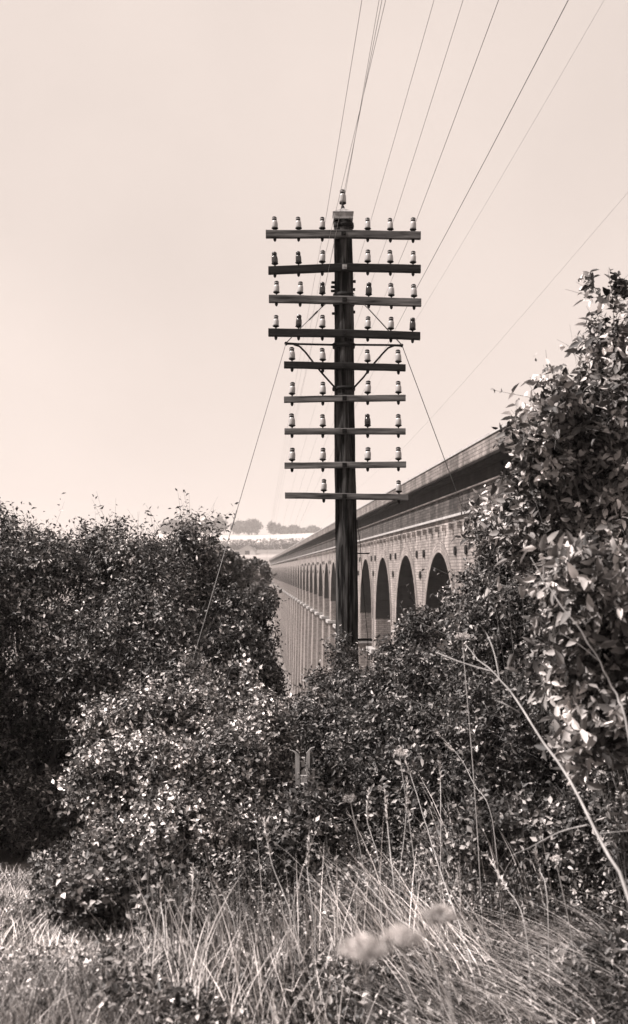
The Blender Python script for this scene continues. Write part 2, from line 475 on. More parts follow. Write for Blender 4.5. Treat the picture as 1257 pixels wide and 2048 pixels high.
IP = [(0.012, -0.002), (0.041, 0.0), (0.044, 0.015), (0.044, 0.060), (0.041, 0.085), (0.037, 0.099), (0.026, 0.106), (0.026, 0.118), (0.034, 0.124), (0.035, 0.138), (0.024, 0.150), (0.001, 0.154)]
def insulator(parent, p, brown=False, sc=1.0):
    m = MB()
    m.lathe(p, [(r * sc, z * sc) for r, z in IP], 18)
    # tie wire in the groove
    m.mi = 1
    m.lathe((p[0], p[1], p[2] + 0.112 * sc), [(0.024 * sc, -0.010), (0.032 * sc, -0.008), (0.034 * sc, 0.0), (0.032 * sc, 0.010), (0.024 * sc, 0.012)], 14)
    m.mi = 0 if brown else 1
    m.lathe((p[0], p[1], p[2] + 0.128 * sc), [(0.0335 * sc, -0.001), (0.0355 * sc, .008), (0.033 * sc, .018), (0.021 * sc, 0.027), (0.001, 0.031)], 14)
    kx, ky = random.uniform(-.07, .07), random.uniform(-.07, .07); p = tuple(p)
    m.v = [(v[0] + (v[2] - p[2]) * kx, v[1] + (v[2] - p[2]) * ky, v[2]) for v in m.v]
    o = m.build('insulator', [M_PORC_B if brown else M_PORC, M_IRON, M_ZINC], parent, smooth=True)
    if brown: o['label'] = 'dark brown insulator'
    return o
insulator(pole, px2(686, 405), sc=1.0)
# arms:  polyline (x, y) in photo pixels, thickness px, insulators (x, brown), material
W6 = [551, 598, 645, 735, 780, 825]; W4 = [585, 646, 735, 796]
arms = [
    ([(533, 474), (688, 474), (840, 477)], 15, [(x, 0) for x in W6], M_ARM_L),
    ([(538, 546), (690, 540), (840, 543)], 15, [(551, 1), (598, 1), (645, 0), (735, 0), (780, 0), (825, 0)], M_ARM_D),
    ([(539, 602), (690, 605), (841, 610)], 15, [(554, 0), (601, 0), (645, 1), (737, 1), (782, 0), (827, 0)], M_ARM_L),
    ([(538, 669), (690, 671), (839, 676)], 15, [(553, 0), (598, 1), (645, 0), (735, 0), (781, 0), (824, 1)], M_ARM_D),
    ([(569, 733), (690, 736), (810, 739)], 13, [(x, 0) for x in W4], M_ARM_D),
    ([(569, 802), (690, 800), (810, 799)], 12, [(x, 0) for x in W4], M_ARM_L),
    ([(570, 865), (690, 865), (810, 865)], 12, [(585, 0), (646, 0), (735, 1), (796, 0)], M_ARM_L),
    ([(570, 933), (690, 932), (811, 931)], 12, [(x, 0) for x in W4], M_ARM_L),
    ([(571, 992), (690, 994), (815, 996)], 12, [(648, 0), (797, 0)], M_ARM_L),
]
AY = -0.115
def arm_mesh(pts, th, mat):
    m = MB(); h = th / 2 / F * YP; d = 0.036; b = 0.006
    P = []
    for (x0, y0), (x1, y1) in zip(pts[:-1], pts[1:]):
        for t in ((0, .33, .66) if True else ()): P.append((x0 + (x1 - x0) * t, y0 + (y1 - y0) * t))
    P.append(pts[-1])
    prof = [(-d + b, -h), (d - b, -h), (d, -h + b), (d, h - b), (d - b, h), (-d + b, h), (-d, h - b), (-d, -h + b)]
    vs = []
    for i, (x, y) in enumerate(P):
        c = px2(x, y, AY); j = 0.0015 * math.sin(i * 2.3 + y)
        for (dy, dz) in prof: vs.append((c.x, c.y + dy, c.z + dz + j))
    k = len(prof); nP = len(P)
    fs = [(i*k+q, i*k+(q+1) % k, (i+1)*k+(q+1) % k, (i+1)*k+q) for i in range(nP-1) for q in range(k)]
    fs += [tuple(range(k)), tuple(range((nP-1)*k, nP*k))]
    m.add(vs, fs)
    return m
ins_pts = {}
for ai, (pts, th, ins, mat) in enumerate(arms):
    ao = arm_mesh(pts, th, mat).build('crossarm', mat, pole)
    h = th / 2 / F * YP
    m = MB(); c = px2(pts[1][0] - 1, pts[1][1], AY - 0.037)     # arm bolt and washer
    m.box((c.x - .028, c.y - .006, c.z - .028), (c.x + .028, c.y + .0, c.z + .028))
    m.tube([c + Vector((0, -.03, 0)), c + Vector((0, 0.0, 0))], 0.013, 6)
    m.build('arm_bolt', M_ZINC if ai == 1 else M_IRON, ao)
    for (ix, br) in ins:
        ay = np.interp(ix, [p[0] for p in pts], [p[1] for p in pts])
        c = px2(ix, ay, AY)
        top = c.z + h
        sz = 0.036 if ai not in (0,) else 0.028
        m = MB()
        m.tube([(c.x, c.y, c.z - h - 0.035), (c.x, c.y, top + sz)], 0.009, 8)
        m.lathe((c.x, c.y, top + sz - 0.022), [(0.009, 0), (0.022, .006), (0.040, .016), (0.043, .024), (0.02, .026)], 16)
        m.lathe((c.x, c.y, c.z - h - 0.032), [(0.004, -.014), (0.012, -.008), (0.019, 0.008), (0.019, 0.026), (0.022, .031)], 8)
        m.build('pin', M_IRON, ao, smooth=True)
        ip = Vector((c.x, c.y, top + sz + 0.004))
        insulator(ao, ip, bool(br), random.uniform(.80, .90))
        ins_pts[(ai, ix)] = Vector((ip.x + 0.036, ip.y, ip.z + 0.112))
# spreader bracket with braces, bands, stay band
m = MB()
m.tube([px2(573, 690, -.09), px2(600, 691, -.09), px2(664, 692.5, -.09), px2(673, 691, -.08)], [.016, .013, .013, .024], 8)
m.tube([px2(803, 694, -.09), px2(775, 693, -.09), px2(712, 692.5, -.09), px2(701, 691, -.08)], [.016, .013, .013, .024], 8)
m.tube([px2(573, 690, -.12), px2(573, 690, -.06)], .020, 8); m.tube([px2(803, 694, -.12), px2(803, 694, -.06)], .018, 8)
m.build('spreader_bar', M_IRON, pole, smooth=True)
for pts in ([(588, 692), (600, 696), (612, 708), (628, 729), (646, 751), (673, 781)], [(788, 694), (776, 699), (765, 710), (745, 733), (727, 757), (705, 781)]):
    m = MB(); m.tube([px2(x, y, -.10 if 595 < x < 780 else -.09) for x, y in pts], .0115, 8); m.build('brace', M_IRON, pole, smooth=True)
for yy, rr, hh in ((692, .137, .03), (592, .132, .025), (607, .133, .03), (778, .141, .02), (452, .124, .03)):
    c = px2(688, yy); m = MB()
    m.lathe(c, [(rr - .02, -hh), (rr, -hh), (rr + .004, 0), (rr, hh), (rr - .02, hh)], 24); m.build('iron_band', M_IRON, pole, smooth=True)
# clamps and knobs of the stays on the pole
for (x, y) in ((668, 566), (707, 564), (706, 580), (667, 583), (706, 625), (667, 575), (669, 628)):
    c = px2(x, y, -.02); m = MB(); m.tube([c + Vector((-.03, 0, 0)), c + Vector((.03, 0, 0))], [.016, .02], 7); m.build('bolt', M_IRON, pole)
# foot steps and the earth lead beside the trunk
for (x0, x1, y, r) in ((700, 743, 1279, .016), (700, 740, 1107, .008)):
    m = MB(); m.tube([px2(x0, y, -.03), px2(x1 - 3, y, -.03), px2(x1, y - 1, -.03)], [r, r, r * .9], 8)
    if r > .01: m.tube([px2(x1 - 1, y, -.09), px2(x1 - 1, y, .03)], r * 1.1, 8)
    m.build('foot_step', M_IRON, pole)
m = MB(); m.tube([px2(714, 1040, -.02), px2(721, 1090, -.03), px2(722, 1110, -.03), px2(727, 1180, -.03), px2(736, 1279, -.03), px2(736, 1360, 0), px2(735, 1500, 0)], .0042, 6)
m.build('earth_lead', M_IRON, pole)

# stays
def wire_obj(name, pts, r, mat, label, cat, group=None, sides=5):
    m = MB(); m.tube(pts, r, sides); o = m.build(name, mat, None, smooth=True)
    return tag(o, label, cat, group)
aL = at(385, 1325, 10.2)
d = (aL - px2(573, 690, -.09)); aL2 = px2(573, 690, -.09) + d * 1.22
m = MB(); m.tube([px2(668, 596, -.09), px2(640, 622, -.10), px2(606, 657, -.15), px2(573, 690, -.115)], .006, 6)
m.tube([px2(573, 690, -.115), aL2], .0042, 6)
for t in (0.20, 0.31, 0.42): 
    c = px2(640, 622, -.10) + (px2(606, 657, -.15) - px2(640, 622, -.10)) * (t * 1.6 - .2)
    m.tube([c, c + Vector((-.035, 0, -.035))], .012, 6)
q = px2(573, 690, -.115) + d * 0.60; m.tube([q, q + d * 0.055], .0075, 6)
tag(m.build('guy_wire', M_GUY, None, smooth=True), 'wire stay running from the pole down into the left bushes', 'guy wire', 'stays of the telegraph pole')
aR = at(905, 960, 14.8); d = aR - px2(803, 694, -.115)
m = MB(); m.tube([px2(706, 592, -.09), px2(735, 622, -.155), px2(803, 694, -.115)], .0075, 6)
m.tube([px2(803, 694, -.115), px2(803, 694, -.115) + d * 2.05], .0052, 6)
tag(m.build('guy_wire', M_GUY, None, smooth=True), 'wire stay slanting down right in front of the viaduct parapet', 'guy wire', 'stays of the telegraph pole')

# line wires: parallel to the railway, from the pole behind the camera, past this one, on down the valley
def line(key, xt, yt, label, r=0.0026, far=True):
    p = ins_pts[key] if key != 'top' else px2(690, 392)
    K = F * (p.x + 0.0556 * 14 + 0.0)
    Yt = K / (xt - 503); zt_ = (HY - yt) / F * Yt
    y1, z1 = p.y, p.z; y2, z2 = Yt, zt_
    sl = (z1 - z2) / (y1 - y2); q = 0.0016
    pts = []
    for k in range(25):
        y = -36 + (y1 + 36) * k / 24
        z = z1 + (sl + q * 0) * (y - y1) + q * (y - y1) * (y - y2)
        pts.append((p.x - 0.0556 * (y - 14), y, z))
    rr = [r] * 25
    if far:
        for k in range(1, 26):
            y = y1 + (110 - y1) * k / 25; t = (y - y1) / (110 - y1)
            z = z1 + (-3.5 - z1) * t + 4.0 * t * (1 - t)
            pts.append((p.x - 0.0556 * (y - 14), y, z)); rr.append(r * 0.72)
    wire_obj('line_wire', pts, rr, M_WIRE, label, 'wire', 'wires strung from the telegraph pole', 5)
line((0, 645), 718, 36, 'thin line wire on the innermost left insulator of the top crossarm')
line('top', 752, 36, 'thin line wire tied to the single insulator on the pole top')
line((1, 645), 763, 36, 'thin line wire on the inner left insulator of the second crossarm', r=.0022)
line((2, 645), 757, 36, 'thin line wire on the inner left insulator of the third crossarm', r=.0022)
line((0, 735), 858, 36, 'thin line wire on the innermost right insulator of the top crossarm', r=.0024)
line((0, 780), 915, 36, 'thin line wire on the middle right insulator of the top crossarm')
line((0, 825), 984, 36, 'thin line wire on the outermost right insulator of the top crossarm', r=.0034)
line((2, 827), 1118, 36, 'bold line wire on the outermost right insulator of the third crossarm', r=.0038)
line((3, 824), 1188, 36, 'faint line wire on the outermost right insulator of the fourth crossarm', r=.0011)
line((7, 796), 1190, 462, 'faint low line wire on the right end of the eighth crossarm', r=.0008)

# ------------------------------------------------------------------ foliage builders
def unit(v): return v / np.maximum(np.linalg.norm(v, axis=1, keepdims=True), 1e-9)
def leaf_arrays(rs, pos, ax, nrm, L, W, quad=False):
    ax = unit(ax); side = unit(np.cross(ax, nrm)); nr = unit(np.cross(side, ax))
    L = L[:, None]; W = W[:, None]
    droop = rs.uniform(-.05, .25, (len(pos), 1))
    fold = rs.uniform(.05, .35, (len(pos), 1))
    if quad:
        v = np.stack([pos, pos + ax*L*.45 + side*W*.5 + nr*W*fold, pos + ax*L - nr*L*droop, pos + ax*L*.45 - side*W*.5 + nr*W*fold], 1)
        n = len(pos); b = (np.arange(n) * 4)[:, None]
        return v.reshape(-1, 3), np.concatenate([b + [0, 1, 2], b + [0, 2, 3]], 0)
    v = np.stack([pos, pos + ax*L*.28 + side*W*.46 + nr*W*fold, pos + ax*L*.66 + side*W*.36 + nr*(W*fold*.8 - L*droop*.4), pos + ax*L - nr*L*droop,
                  pos + ax*L*.66 - side*W*.36 + nr*(W*fold*.8 - L*droop*.4), pos + ax*L*.28 - side*W*.46 + nr*W*fold], 1)
    n = len(pos); b = (np.arange(n) * 6)[:, None]
    return v.reshape(-1, 3), np.concatenate([b + [0, 1, 2, 3], b + [0, 3, 4, 5]], 0)

def twig_arrays(a, b, r0, r1):
    d = unit(b - a); ref = np.where(np.abs(d[:, 2:3]) < .9, [[0, 0, 1.]], [[1., 0, 0]])
    s = unit(np.cross(d, ref)); t = np.cross(d, s); v = []
    for p, r in ((a, r0), (b, r1)):
        for k in range(3):
            an = 2 * math.pi * k / 3; v.append(p + (s * math.cos(an) + t * math.sin(an)) * r)
    V = np.stack(v, 1).reshape(-1, 3); q = (np.arange(len(a)) * 6)[:, None]
    return V, np.concatenate([q + [0, 1, 4, 3], q + [1, 2, 5, 4], q + [2, 0, 3, 5]], 0)

def bush(name, label, cat, lobes, ntw, leafL, leafW, twigL, nleaf, mat, seed, basexy=None, group=None, up=0.35, quad=True, rsh=(0.50, 1.02), flat=0.0, stem_r=0.03, twr=0.0022, stems=True, leader=0.06, clump=None, lump=9):
    """lobes: (centre Vector, rx, ry, rz) in metres."""
    rs = np.random.RandomState(seed)
    if lump:
        l2 = []
        for (c, a_, b_, c_) in lobes:
            l2.append((c, a_ * .72, b_ * .72, c_ * .72))
            if min(a_, c_) < leafL * 1.6: l2[-1] = (c, a_, b_, c_); continue
            for q in range(lump):
                d_ = rs.normal(size=3); d_ /= np.linalg.norm(d_); d_[2] = abs(d_[2]) if rs.rand() < .35 else d_[2]
                k_ = rs.uniform(.26, .46); l2.append((Vector((c[0] + d_[0] * a_ * (1 - k_), c[1] + d_[1] * b_ * (1 - k_), c[2] + d_[2] * c_ * (1 - k_))), a_ * k_, b_ * k_, c_ * k_))
        sl = lobes; lobes = l2
    cs = np.array([tuple(l[0]) for l in lobes]); rr = np.array([l[1:4] for l in lobes])
    w = (rr[:, 0] * rr[:, 2] + rr[:, 1] * rr[:, 2] + rr[:, 0] * rr[:, 1]); w = w / w.sum()
    bx, by = basexy if basexy else (cs[:, 0].mean(), cs[:, 1].mean())
    root = empty(name, (bx, by, hz(bx, by)), label, cat, group)
    ntw = int(ntw * 1.2); li = rs.choice(len(lobes), ntw, p=w)
    u = unit(rs.normal(size=(ntw, 3)))
    rad = rs.uniform(0, 1, ntw) ** 0.45 * (rsh[1] - rsh[0]) + rsh[0]
    # uneven outline
    ori = cs[li] + u * rr[li] * rad[:, None]
    lam = clump or leafL * 11
    def wav(p, l, m=7):
        k = unit(rs.normal(size=(m, 3))) * (2 * math.pi / (l * rs.uniform(.7, 1.6, (m, 1)))); return np.sin(p @ k.T + rs.uniform(0, 6.3, m)).sum(1) / math.sqrt(m / 2)
    n1 = wav(ori, lam); n2 = wav(ori, lam * .45)
    ori = ori + u * (n1 * .42 + n2 * .2)[:, None] * lam * .45
    core = rad < rsh[0] + .30 * (rsh[1] - rsh[0])
    sel = (n1 + .7 * n2 > -.25) | core
    ori, u, li, rad = ori[sel], u[sel], li[sel], rad[sel]; ntw = len(ori)
    d = unit(u * [1, 1, .8] + rs.normal(size=(ntw, 3)) * .55 + [0, 0, up])
    TL = twigL * rs.uniform(.5, 1.25, ntw) * np.where(rs.rand(ntw) < leader, 2.3, 1.0)
    gz = hgt(ori[:, 0], ori[:, 1]); keep = ori[:, 2] > gz + 0.01
    ori, d, TL = ori[keep], d[keep], TL[keep]; n = len(ori)
    end = ori + d * TL[:, None]
    # leaves along the twigs
    t = np.tile((np.arange(nleaf) + .6) / nleaf, (n, 1)) + rs.uniform(-.06, .06, (n, nleaf))
    curve = rs.normal(size=(n, 1, 3)) * .12
    P = ori[:, None, :] + d[:, None, :] * (TL[:, None] * t)[:, :, None] + curve * (t ** 2)[:, :, None] * TL[:, None, None]
    phs = np.arange(nleaf) * 2.4
    ref = unit(np.cross(d, rs.normal(size=(n, 3)))); ref2 = np.cross(d, ref)
    sidev = ref[:, None, :] * np.cos(phs)[None, :, None] + ref2[:, None, :] * np.sin(phs)[None, :, None]
    ax = d[:, None, :] * .45 + sidev * .85 + rs.normal(size=(n, nleaf, 3)) * .25 + [0, 0, -.12]
    nm = rs.normal(size=(n, nleaf, 3)) * (.55 - .2 * flat) + u[keep][:, None, :] * .85 + [0, 0, .25]
    P, ax, nm = P.reshape(-1, 3), ax.reshape(-1, 3), nm.reshape(-1, 3)
    sc = rs.uniform(.4, 1.45, len(P))
    Vv, Ff = leaf_arrays(rs, P, ax, nm, leafL * sc, leafW * sc, quad)
    mesh_obj('foliage', Vv, Ff, mat, root)
    if stems:
        b = MB(); B = Vector((bx, by, hz(bx, by) - .1))
        for k, (c, r_) in enumerate([(np.array(tuple(l[0])), np.array(l[1:4])) for l in (sl if lump else lobes)]):
            c = Vector(c); mid = B.lerp(c, .5) + Vector(rs.normal(size=3) * .12 * r_.mean())
            fr_ = min(1, r_.mean() / .3); b.tube([B + Vector((rs.uniform(-.06, .06), rs.uniform(-.06, .06), 0)), mid, c, c + Vector((0, 0, r_[2] * .3))], [stem_r * fr_, stem_r * .6 * fr_, stem_r * .25 * fr_, stem_r * .08 * fr_], 6)
        nb = len(b.v); Vt, Ft = twig_arrays(ori - d * TL[:, None] * .3, end, twr, twr * .4)
        Vall = np.concatenate([np.array(b.v), Vt]); quads = [q for q in b.f if len(q) == 4]
        Fall = np.concatenate([np.array(quads), Ft + nb])
        mesh_obj('branches', Vall, Fall, M_TWIG if twr < .01 else M_BARK, root)
    return root

def lb(px, py, Y, rx, rz, ry=None):
    """a lobe given by where it is seen, how far it stands and its half sizes in photo pixels."""
    k = Y / F
    return (at(px, py, Y), rx * k, ry if ry else (rx + rz) * .5 * k, rz * k)

# ---- left hedge
G_L = 'bushes of the thicket left of the pole'
bush('hawthorn_bush', 'large dense dark bush filling the left edge, rising above the horizon', 'bush',
     [lb(30, 1150, 12.5, 120, 90), lb(165, 1148, 12.8, 80, 85), lb(95, 1105, 12.8, 46, 62), lb(-90, 1250, 12.2, 150, 170), lb(60, 1320, 12.2, 140, 120), lb(180, 1280, 12.2, 100, 110), lb(20, 1480, 12.8, 130, 110), lb(-90, 1480, 12.6, 120, 150), lb(-40, 1120, 12.8, 90, 80), (Vector((-4.95, 9.4, .4)), 1.25, 1.6, 1.4), (Vector((-5.3, 11.2, .3)), 1.2, 1.3, 1.4), (Vector((-4.7, 9.8, -1.1)), 1.1, 1.2, 1.3),  # the Vector lobes are out of view, added to shade the hollow
      lb(0, 1650, 11.2, 110, 70), lb(120, 1640, 10.6, 90, 60), lb(-130, 1640, 11, 110, 80), lb(70, 1600, 13.6, 160, 130), lb(-100, 1620, 13.6, 160, 130)],
     38000, .050, .024, .20, 9, M_LEAF_MID, 11, (-3.3, 12.9), G_L, stem_r=.05)
bush('hawthorn_bush', 'broad bush with feathery upright shoots on top, left of the guy wire', 'bush',
     [lb(245, 1138, 12.8, 62, 78), lb(345, 1128, 13.0, 55, 62), lb(375, 1200, 13.0, 65, 80), lb(300, 1260, 12.4, 120, 100), lb(240, 1390, 12.2, 120, 110), lb(360, 1360, 12.2, 90, 100), lb(200, 1560, 13.6, 150, 120)],
     18000, .050, .023, .22, 9, M_LEAF_MID, 12, (-1.7, 12.8), G_L, up=.75, stem_r=.05, leader=.14)
bush('hawthorn_bush', 'dark bush sloping down to the right in front of the viaduct piers', 'bush',
     [lb(428, 1190, 13.2, 42, 48), lb(474, 1238, 12.8, 48, 50), lb(508, 1262, 12.6, 40, 44), lb(503, 1345, 12.4, 52, 78), lb(415, 1330, 12.4, 80, 100), lb(445, 1440, 12.0, 90, 80), lb(532, 1425, 12.2, 36, 50)],
     11500, .046, .022, .13, 9, M_LEAF_DARK, 13, (-.95, 12.8), G_L, up=.15, stem_r=.04, clump=.38)
# ---- mid pale bushes
G_M = 'low sunlit shrubs in front of the thicket'
bush('privet_shrub', 'pale speckled low shrub beside the black hollow at left', 'shrub',
     [lb(230, 1490, 8.4, 58, 55), lb(180, 1430, 8.6, 10, 22), lb(318, 1435, 8.6, 58, 40), lb(280, 1390, 8.6, 10, 18), lb(345, 1385, 8.7, 12, 20), lb(205, 1580, 8.0, 48, 68), lb(300, 1560, 7.9, 86, 76), lb(265, 1690, 7.4, 80, 60), lb(350, 1670, 7.4, 70, 70)],
     7500, .034, .020, .13, 9, M_LEAF_PALE, 21, (-1.15, 8.1), G_M, stem_r=.02)
bush('privet_shrub', 'pale speckled shrub with a tall white-leaved sprig, where the left guy wire ends', 'shrub',
     [lb(400, 1460, 8.8, 66, 70), lb(392, 1372, 9.0, 12, 34), lb(385, 1345, 9.0, 6, 16), lb(412, 1362, 8.9, 8, 26), lb(488, 1372, 8.9, 9, 32), lb(528, 1440, 8.6, 14, 42), lb(472, 1490, 8.8, 46, 50), lb(430, 1560, 8.2, 90, 80), lb(515, 1530, 8.4, 55, 80), lb(450, 1680, 7.6, 100, 72)],
     7800, .034, .020, .13, 9, M_LEAF_PALE, 22, (-.7, 8.5), G_M, stem_r=.02, leader=.12)
bush('bramble_bush', 'low leafy bramble clump right of the sunlit grass corner', 'bramble',
     [lb(215, 1760, 5.9, 60, 48), lb(270, 1800, 5.5, 62, 55), lb(170, 1820, 5.4, 40, 36), lb(330, 1830, 5.2, 30, 40)],
     1500, .034, .022, .11, 8, M_LEAF_MID, 23, (-.95, 5.7), 'low brambles at the front of the bank', stem_r=.01, clump=.2)
bush('bramble_bush', 'dark tangled bramble clump beneath the long bleached stem at right', 'bramble',
     [lb(1010, 1660, 6.3, 70, 60), lb(1100, 1680, 6.2, 80, 66), lb(1190, 1700, 6.0, 70, 66), lb(1260, 1690, 5.8, 60, 80), lb(930, 1700, 6.1, 50, 45)],
     3000, .036, .022, .12, 8, M_LEAF_DARK, 24, (1.3, 6.4), 'low brambles at the front of the bank', stem_r=.01, clump=.22)
# ---- at the pole foot
G_C = 'dark bushes around the foot of the pole'
bush('elder_bush', 'dark small-leaved bush directly at the foot of the telegraph pole', 'bush',
     [lb(650, 1440, 11, 48, 46), lb(712, 1400, 11.8, 40, 46), lb(605, 1500, 10.4, 55, 55), lb(700, 1510, 10, 85, 70), lb(640, 1600, 9.2, 100, 70), lb(678, 1315, 13.4, 9, 36), lb(603, 1618, 7.4, 40, 24), lb(608, 1700, 7.2, 50, 58), lb(640, 1368, 12, 26, 14)],
     8000, .042, .022, .14, 9, M_LEAF_DARK, 31, (0.25, 10.4), G_C, stem_r=.03, clump=.28)
bush('elder_bush', 'dark bush with a raised leafy tip, right of the pole and below the arches', 'bush',
     [lb(795, 1340, 11.5, 28, 40), lb(830, 1275, 11.5, 26, 38), lb(775, 1410, 10.8, 62, 55), lb(870, 1370, 10.4, 66, 76), lb(800, 1500, 9.6, 85, 70), lb(880, 1500, 9.2, 80, 80), lb(800, 1600, 8.8, 100, 70)],
     9000, .044, .022, .15, 9, M_LEAF_DARK, 32, (0.95, 10.6), G_C, stem_r=.03, clump=.3)
bush('elder_bush', 'tall dark fine-leaved bush hiding the right end of the arches', 'bush',
     [lb(985, 1130, 9.8, 40, 50), lb(1050, 1100, 9.6, 66, 56), lb(935, 1210, 9.6, 38, 55), lb(1010, 1220, 9.2, 86, 96), lb(1120, 1200, 9.4, 90, 110), lb(950, 1320, 9.0, 80, 86), lb(1090, 1360, 8.8, 110, 110), lb(1220, 1320, 9.0, 110, 160), lb(960, 1600, 8.6, 100, 80), lb(1090, 1630, 8.4, 110, 80), lb(1220, 1660, 8.2, 110, 90), lb(990, 1470, 8.2, 110, 90), lb(1130, 1520, 8.0, 120, 110), lb(1250, 1560, 7.8, 110, 140)],
     17000, .040, .020, .15, 9, M_LEAF_DARK, 33, (1.9, 9.4), G_C, stem_r=.04, clump=.36)
# ---- right, near, broad leaves
bush('young_tree', 'tall broad-leaved young tree climbing the right edge against the sky', 'tree',
     [lb(1228, 640, 6.6, 12, 40), lb(1200, 600, 6.6, 5, 10), lb(1180, 665, 6.7, 16, 12), lb(1140, 650, 6.7, 6, 6), lb(1030, 868, 6.6, 16, 14), lb(1062, 800, 6.6, 8, 8), lb(1225, 715, 6.7, 34, 34), lb(1225, 800, 6.7, 52, 56), lb(1120, 805, 6.6, 34, 26), lb(1078, 862, 6.6, 20, 20), lb(1150, 875, 6.7, 72, 50), lb(1095, 950, 6.8, 58, 40), lb(1040, 990, 6.8, 26, 18), lb(1180, 985, 6.9, 92, 70), lb(1290, 900, 7.0, 90, 180), lb(1330, 740, 7.0, 70, 140), lb(1130, 1060, 6.9, 92, 50)],
     5400, .056, .031, .14, 7, M_LEAF_BIG, 41, (2.3, 7.2), None, quad=False, stem_r=.035, flat=.5, leader=.10, clump=.26)
bush('broad_leaved_shrub', 'near shrub of large glossy pale leaves at the right edge', 'shrub',
     [lb(1190, 1130, 4.6, 50, 38), lb(1150, 1210, 4.7, 36, 34), lb(1200, 1250, 4.6, 50, 46), lb(1150, 1330, 4.7, 40, 44), lb(1225, 1400, 4.6, 44, 66), lb(1190, 1480, 4.7, 40, 36), lb(1290, 1250, 4.7, 66, 150), lb(1108, 1215, 5.0, 22, 20), lb(1092, 1272, 5.1, 18, 14), lb(1112, 1400, 5.0, 18, 22), lb(1130, 1130, 5.0, 16, 10)],
     1800, .060, .027, .12, 7, M_LEAF_BIG, 42, (1.45, 4.9), None, quad=False, stem_r=.008, flat=.7, twr=.0014, clump=.2)
bush('broad_leaved_shrub', 'sunlit spray of feathery pale leaves overlapping the viaduct cornice', 'shrub',
     [lb(1000, 1020, 7.6, 42, 16), lb(1040, 1050, 7.6, 52, 24), lb(968, 1068, 7.8, 26, 16), lb(1080, 1100, 7.6, 56, 36)],
     800, .055, .022, .12, 8, M_LEAF_BIG, 43, (1.6, 8.0), None, quad=False, stem_r=.012, flat=.6, twr=.0018, clump=.2)

# ---- middle distance in the valley
G_V = 'trees in the valley beyond the thicket'
def far_tree(name, label, px, top, botY, Yd, halfw, seed, group, n=900, ls=.9, mat=None):
    k = Yd / F; gx_ = (px - HX) * k; g = hz(gx_, Yd); t = (HY - top) * k; H = t - g
    r = halfw * k; rz = min(H * .45, r * 1.1)
    rs = np.random.RandomState(seed); lob = []
    for q in range(6):
        lob.append((Vector((gx_ + rs.uniform(-.5, .5) * r, Yd + rs.uniform(-.4, .4) * r, t - rz * rs.uniform(.75, 1.5))), r * rs.uniform(.4, .65), r * .55, rz * rs.uniform(.45, .7)))
    lob.append((Vector((gx_, Yd, t - rz * 1.0)), r * .75, r * .7, rz * .92))
    o = bush(name, label, 'tree', lob, n, ls, ls * .7, ls * 1.5, 6, mat or M_LEAF_FAR, seed, (gx_, Yd), group, stems=False, rsh=(.4, 1.0), clump=r * .5, leader=0)
    m = MB(); m.tube([(gx_, Yd, g - .5), (gx_ + .1, Yd, g + (t - g) * .4), (gx_, Yd, t - rz)], [H * .04, H * .03, H * .015], 7); m.build('trunk', M_BARK, o)
for k, (px, top, Yd, hw, lab) in enumerate([
        (440, 1100, 40, 36, 'grey-leaved tree just above the thicket edge, nearest in the valley gap'),
        (464, 1112, 60, 28, 'small rounded tree between the thicket and the viaduct end'),
        (508, 1126, 80, 22, 'small dark tree close against the far viaduct end'),
        (524, 1172, 55, 20, 'low grey tree in front of the far piers, right of the others in the gap'),
        (420, 1098, 60, 34, 'tree half hidden behind the left thicket')]):
    far_tree('valley_tree', lab, px, top, 0, Yd, hw, 50 + k, G_V, 1500, Yd * .0045, M_LEAF_VAL)
# ---- trees along the far hilltop
G_H = 'trees along the far hilltop'
for k, (px, top, hw, lab) in enumerate([
        (345, 1040, 20, 'pale hilltop tree leftmost behind the thicket'),
        (412, 1037, 13, 'pale round hilltop tree beside the feathery bush'),
        (441, 1035, 14, 'pale round hilltop tree just left of the stay wire'),
        (478, 1046, 14, 'low left half of the wide hilltop clump'),
        (504, 1042, 20, 'tallest of the wide hilltop clump'),
        (547, 1047, 11, 'dark upright hilltop tree right of the gap'),
        (566, 1057, 8, 'small low hilltop tree beside the upright one'),
        (587, 1054, 9, 'small pointed hilltop tree'),
        (602, 1062, 9, 'lowest bushy hilltop tree'),
        (625, 1056, 10, 'dark square hilltop tree just above the parapet'),
        (380, 1046, 16, 'pale hilltop tree just behind the thicket top')]):
    far_tree('hilltop_tree', lab, px, top - 2, 0, 1180, hw * 1.25, 70 + k, G_H, 700, 1.6)
# hedges on the hillside
def hedge(x0, x1, Y0, Y1, h, label, seed):
    rs = np.random.RandomState(seed); n = 60; lob = []
    for k in range(n):
        t = (k + .5) / n; x = x0 + (x1 - x0) * t; y = Y0 + (Y1 - Y0) * t
        hh = h * rs.uniform(.7, 1.35); lob.append((Vector((x, y, hz(x, y) + hh * .45)), abs(x1 - x0) / n * .9, 2.5, hh * .6))
    bush('hedge', label, 'hedge', lob, 5200, 1.0, .7, 1.2, 4, M_LEAF_FAR, seed, ((x0 + x1) / 2, (Y0 + Y1) / 2), 'hedges across the far hillside', stems=False, clump=1.6, leader=0)
hedge(-300, 160, 866, 862, 2.0, 'grey hedge along the foot of the bright stubble field', 90)
hedge(-180, 60, 700, 735, 3.0, 'dark hedge across the hillside behind the gabled barn', 91)
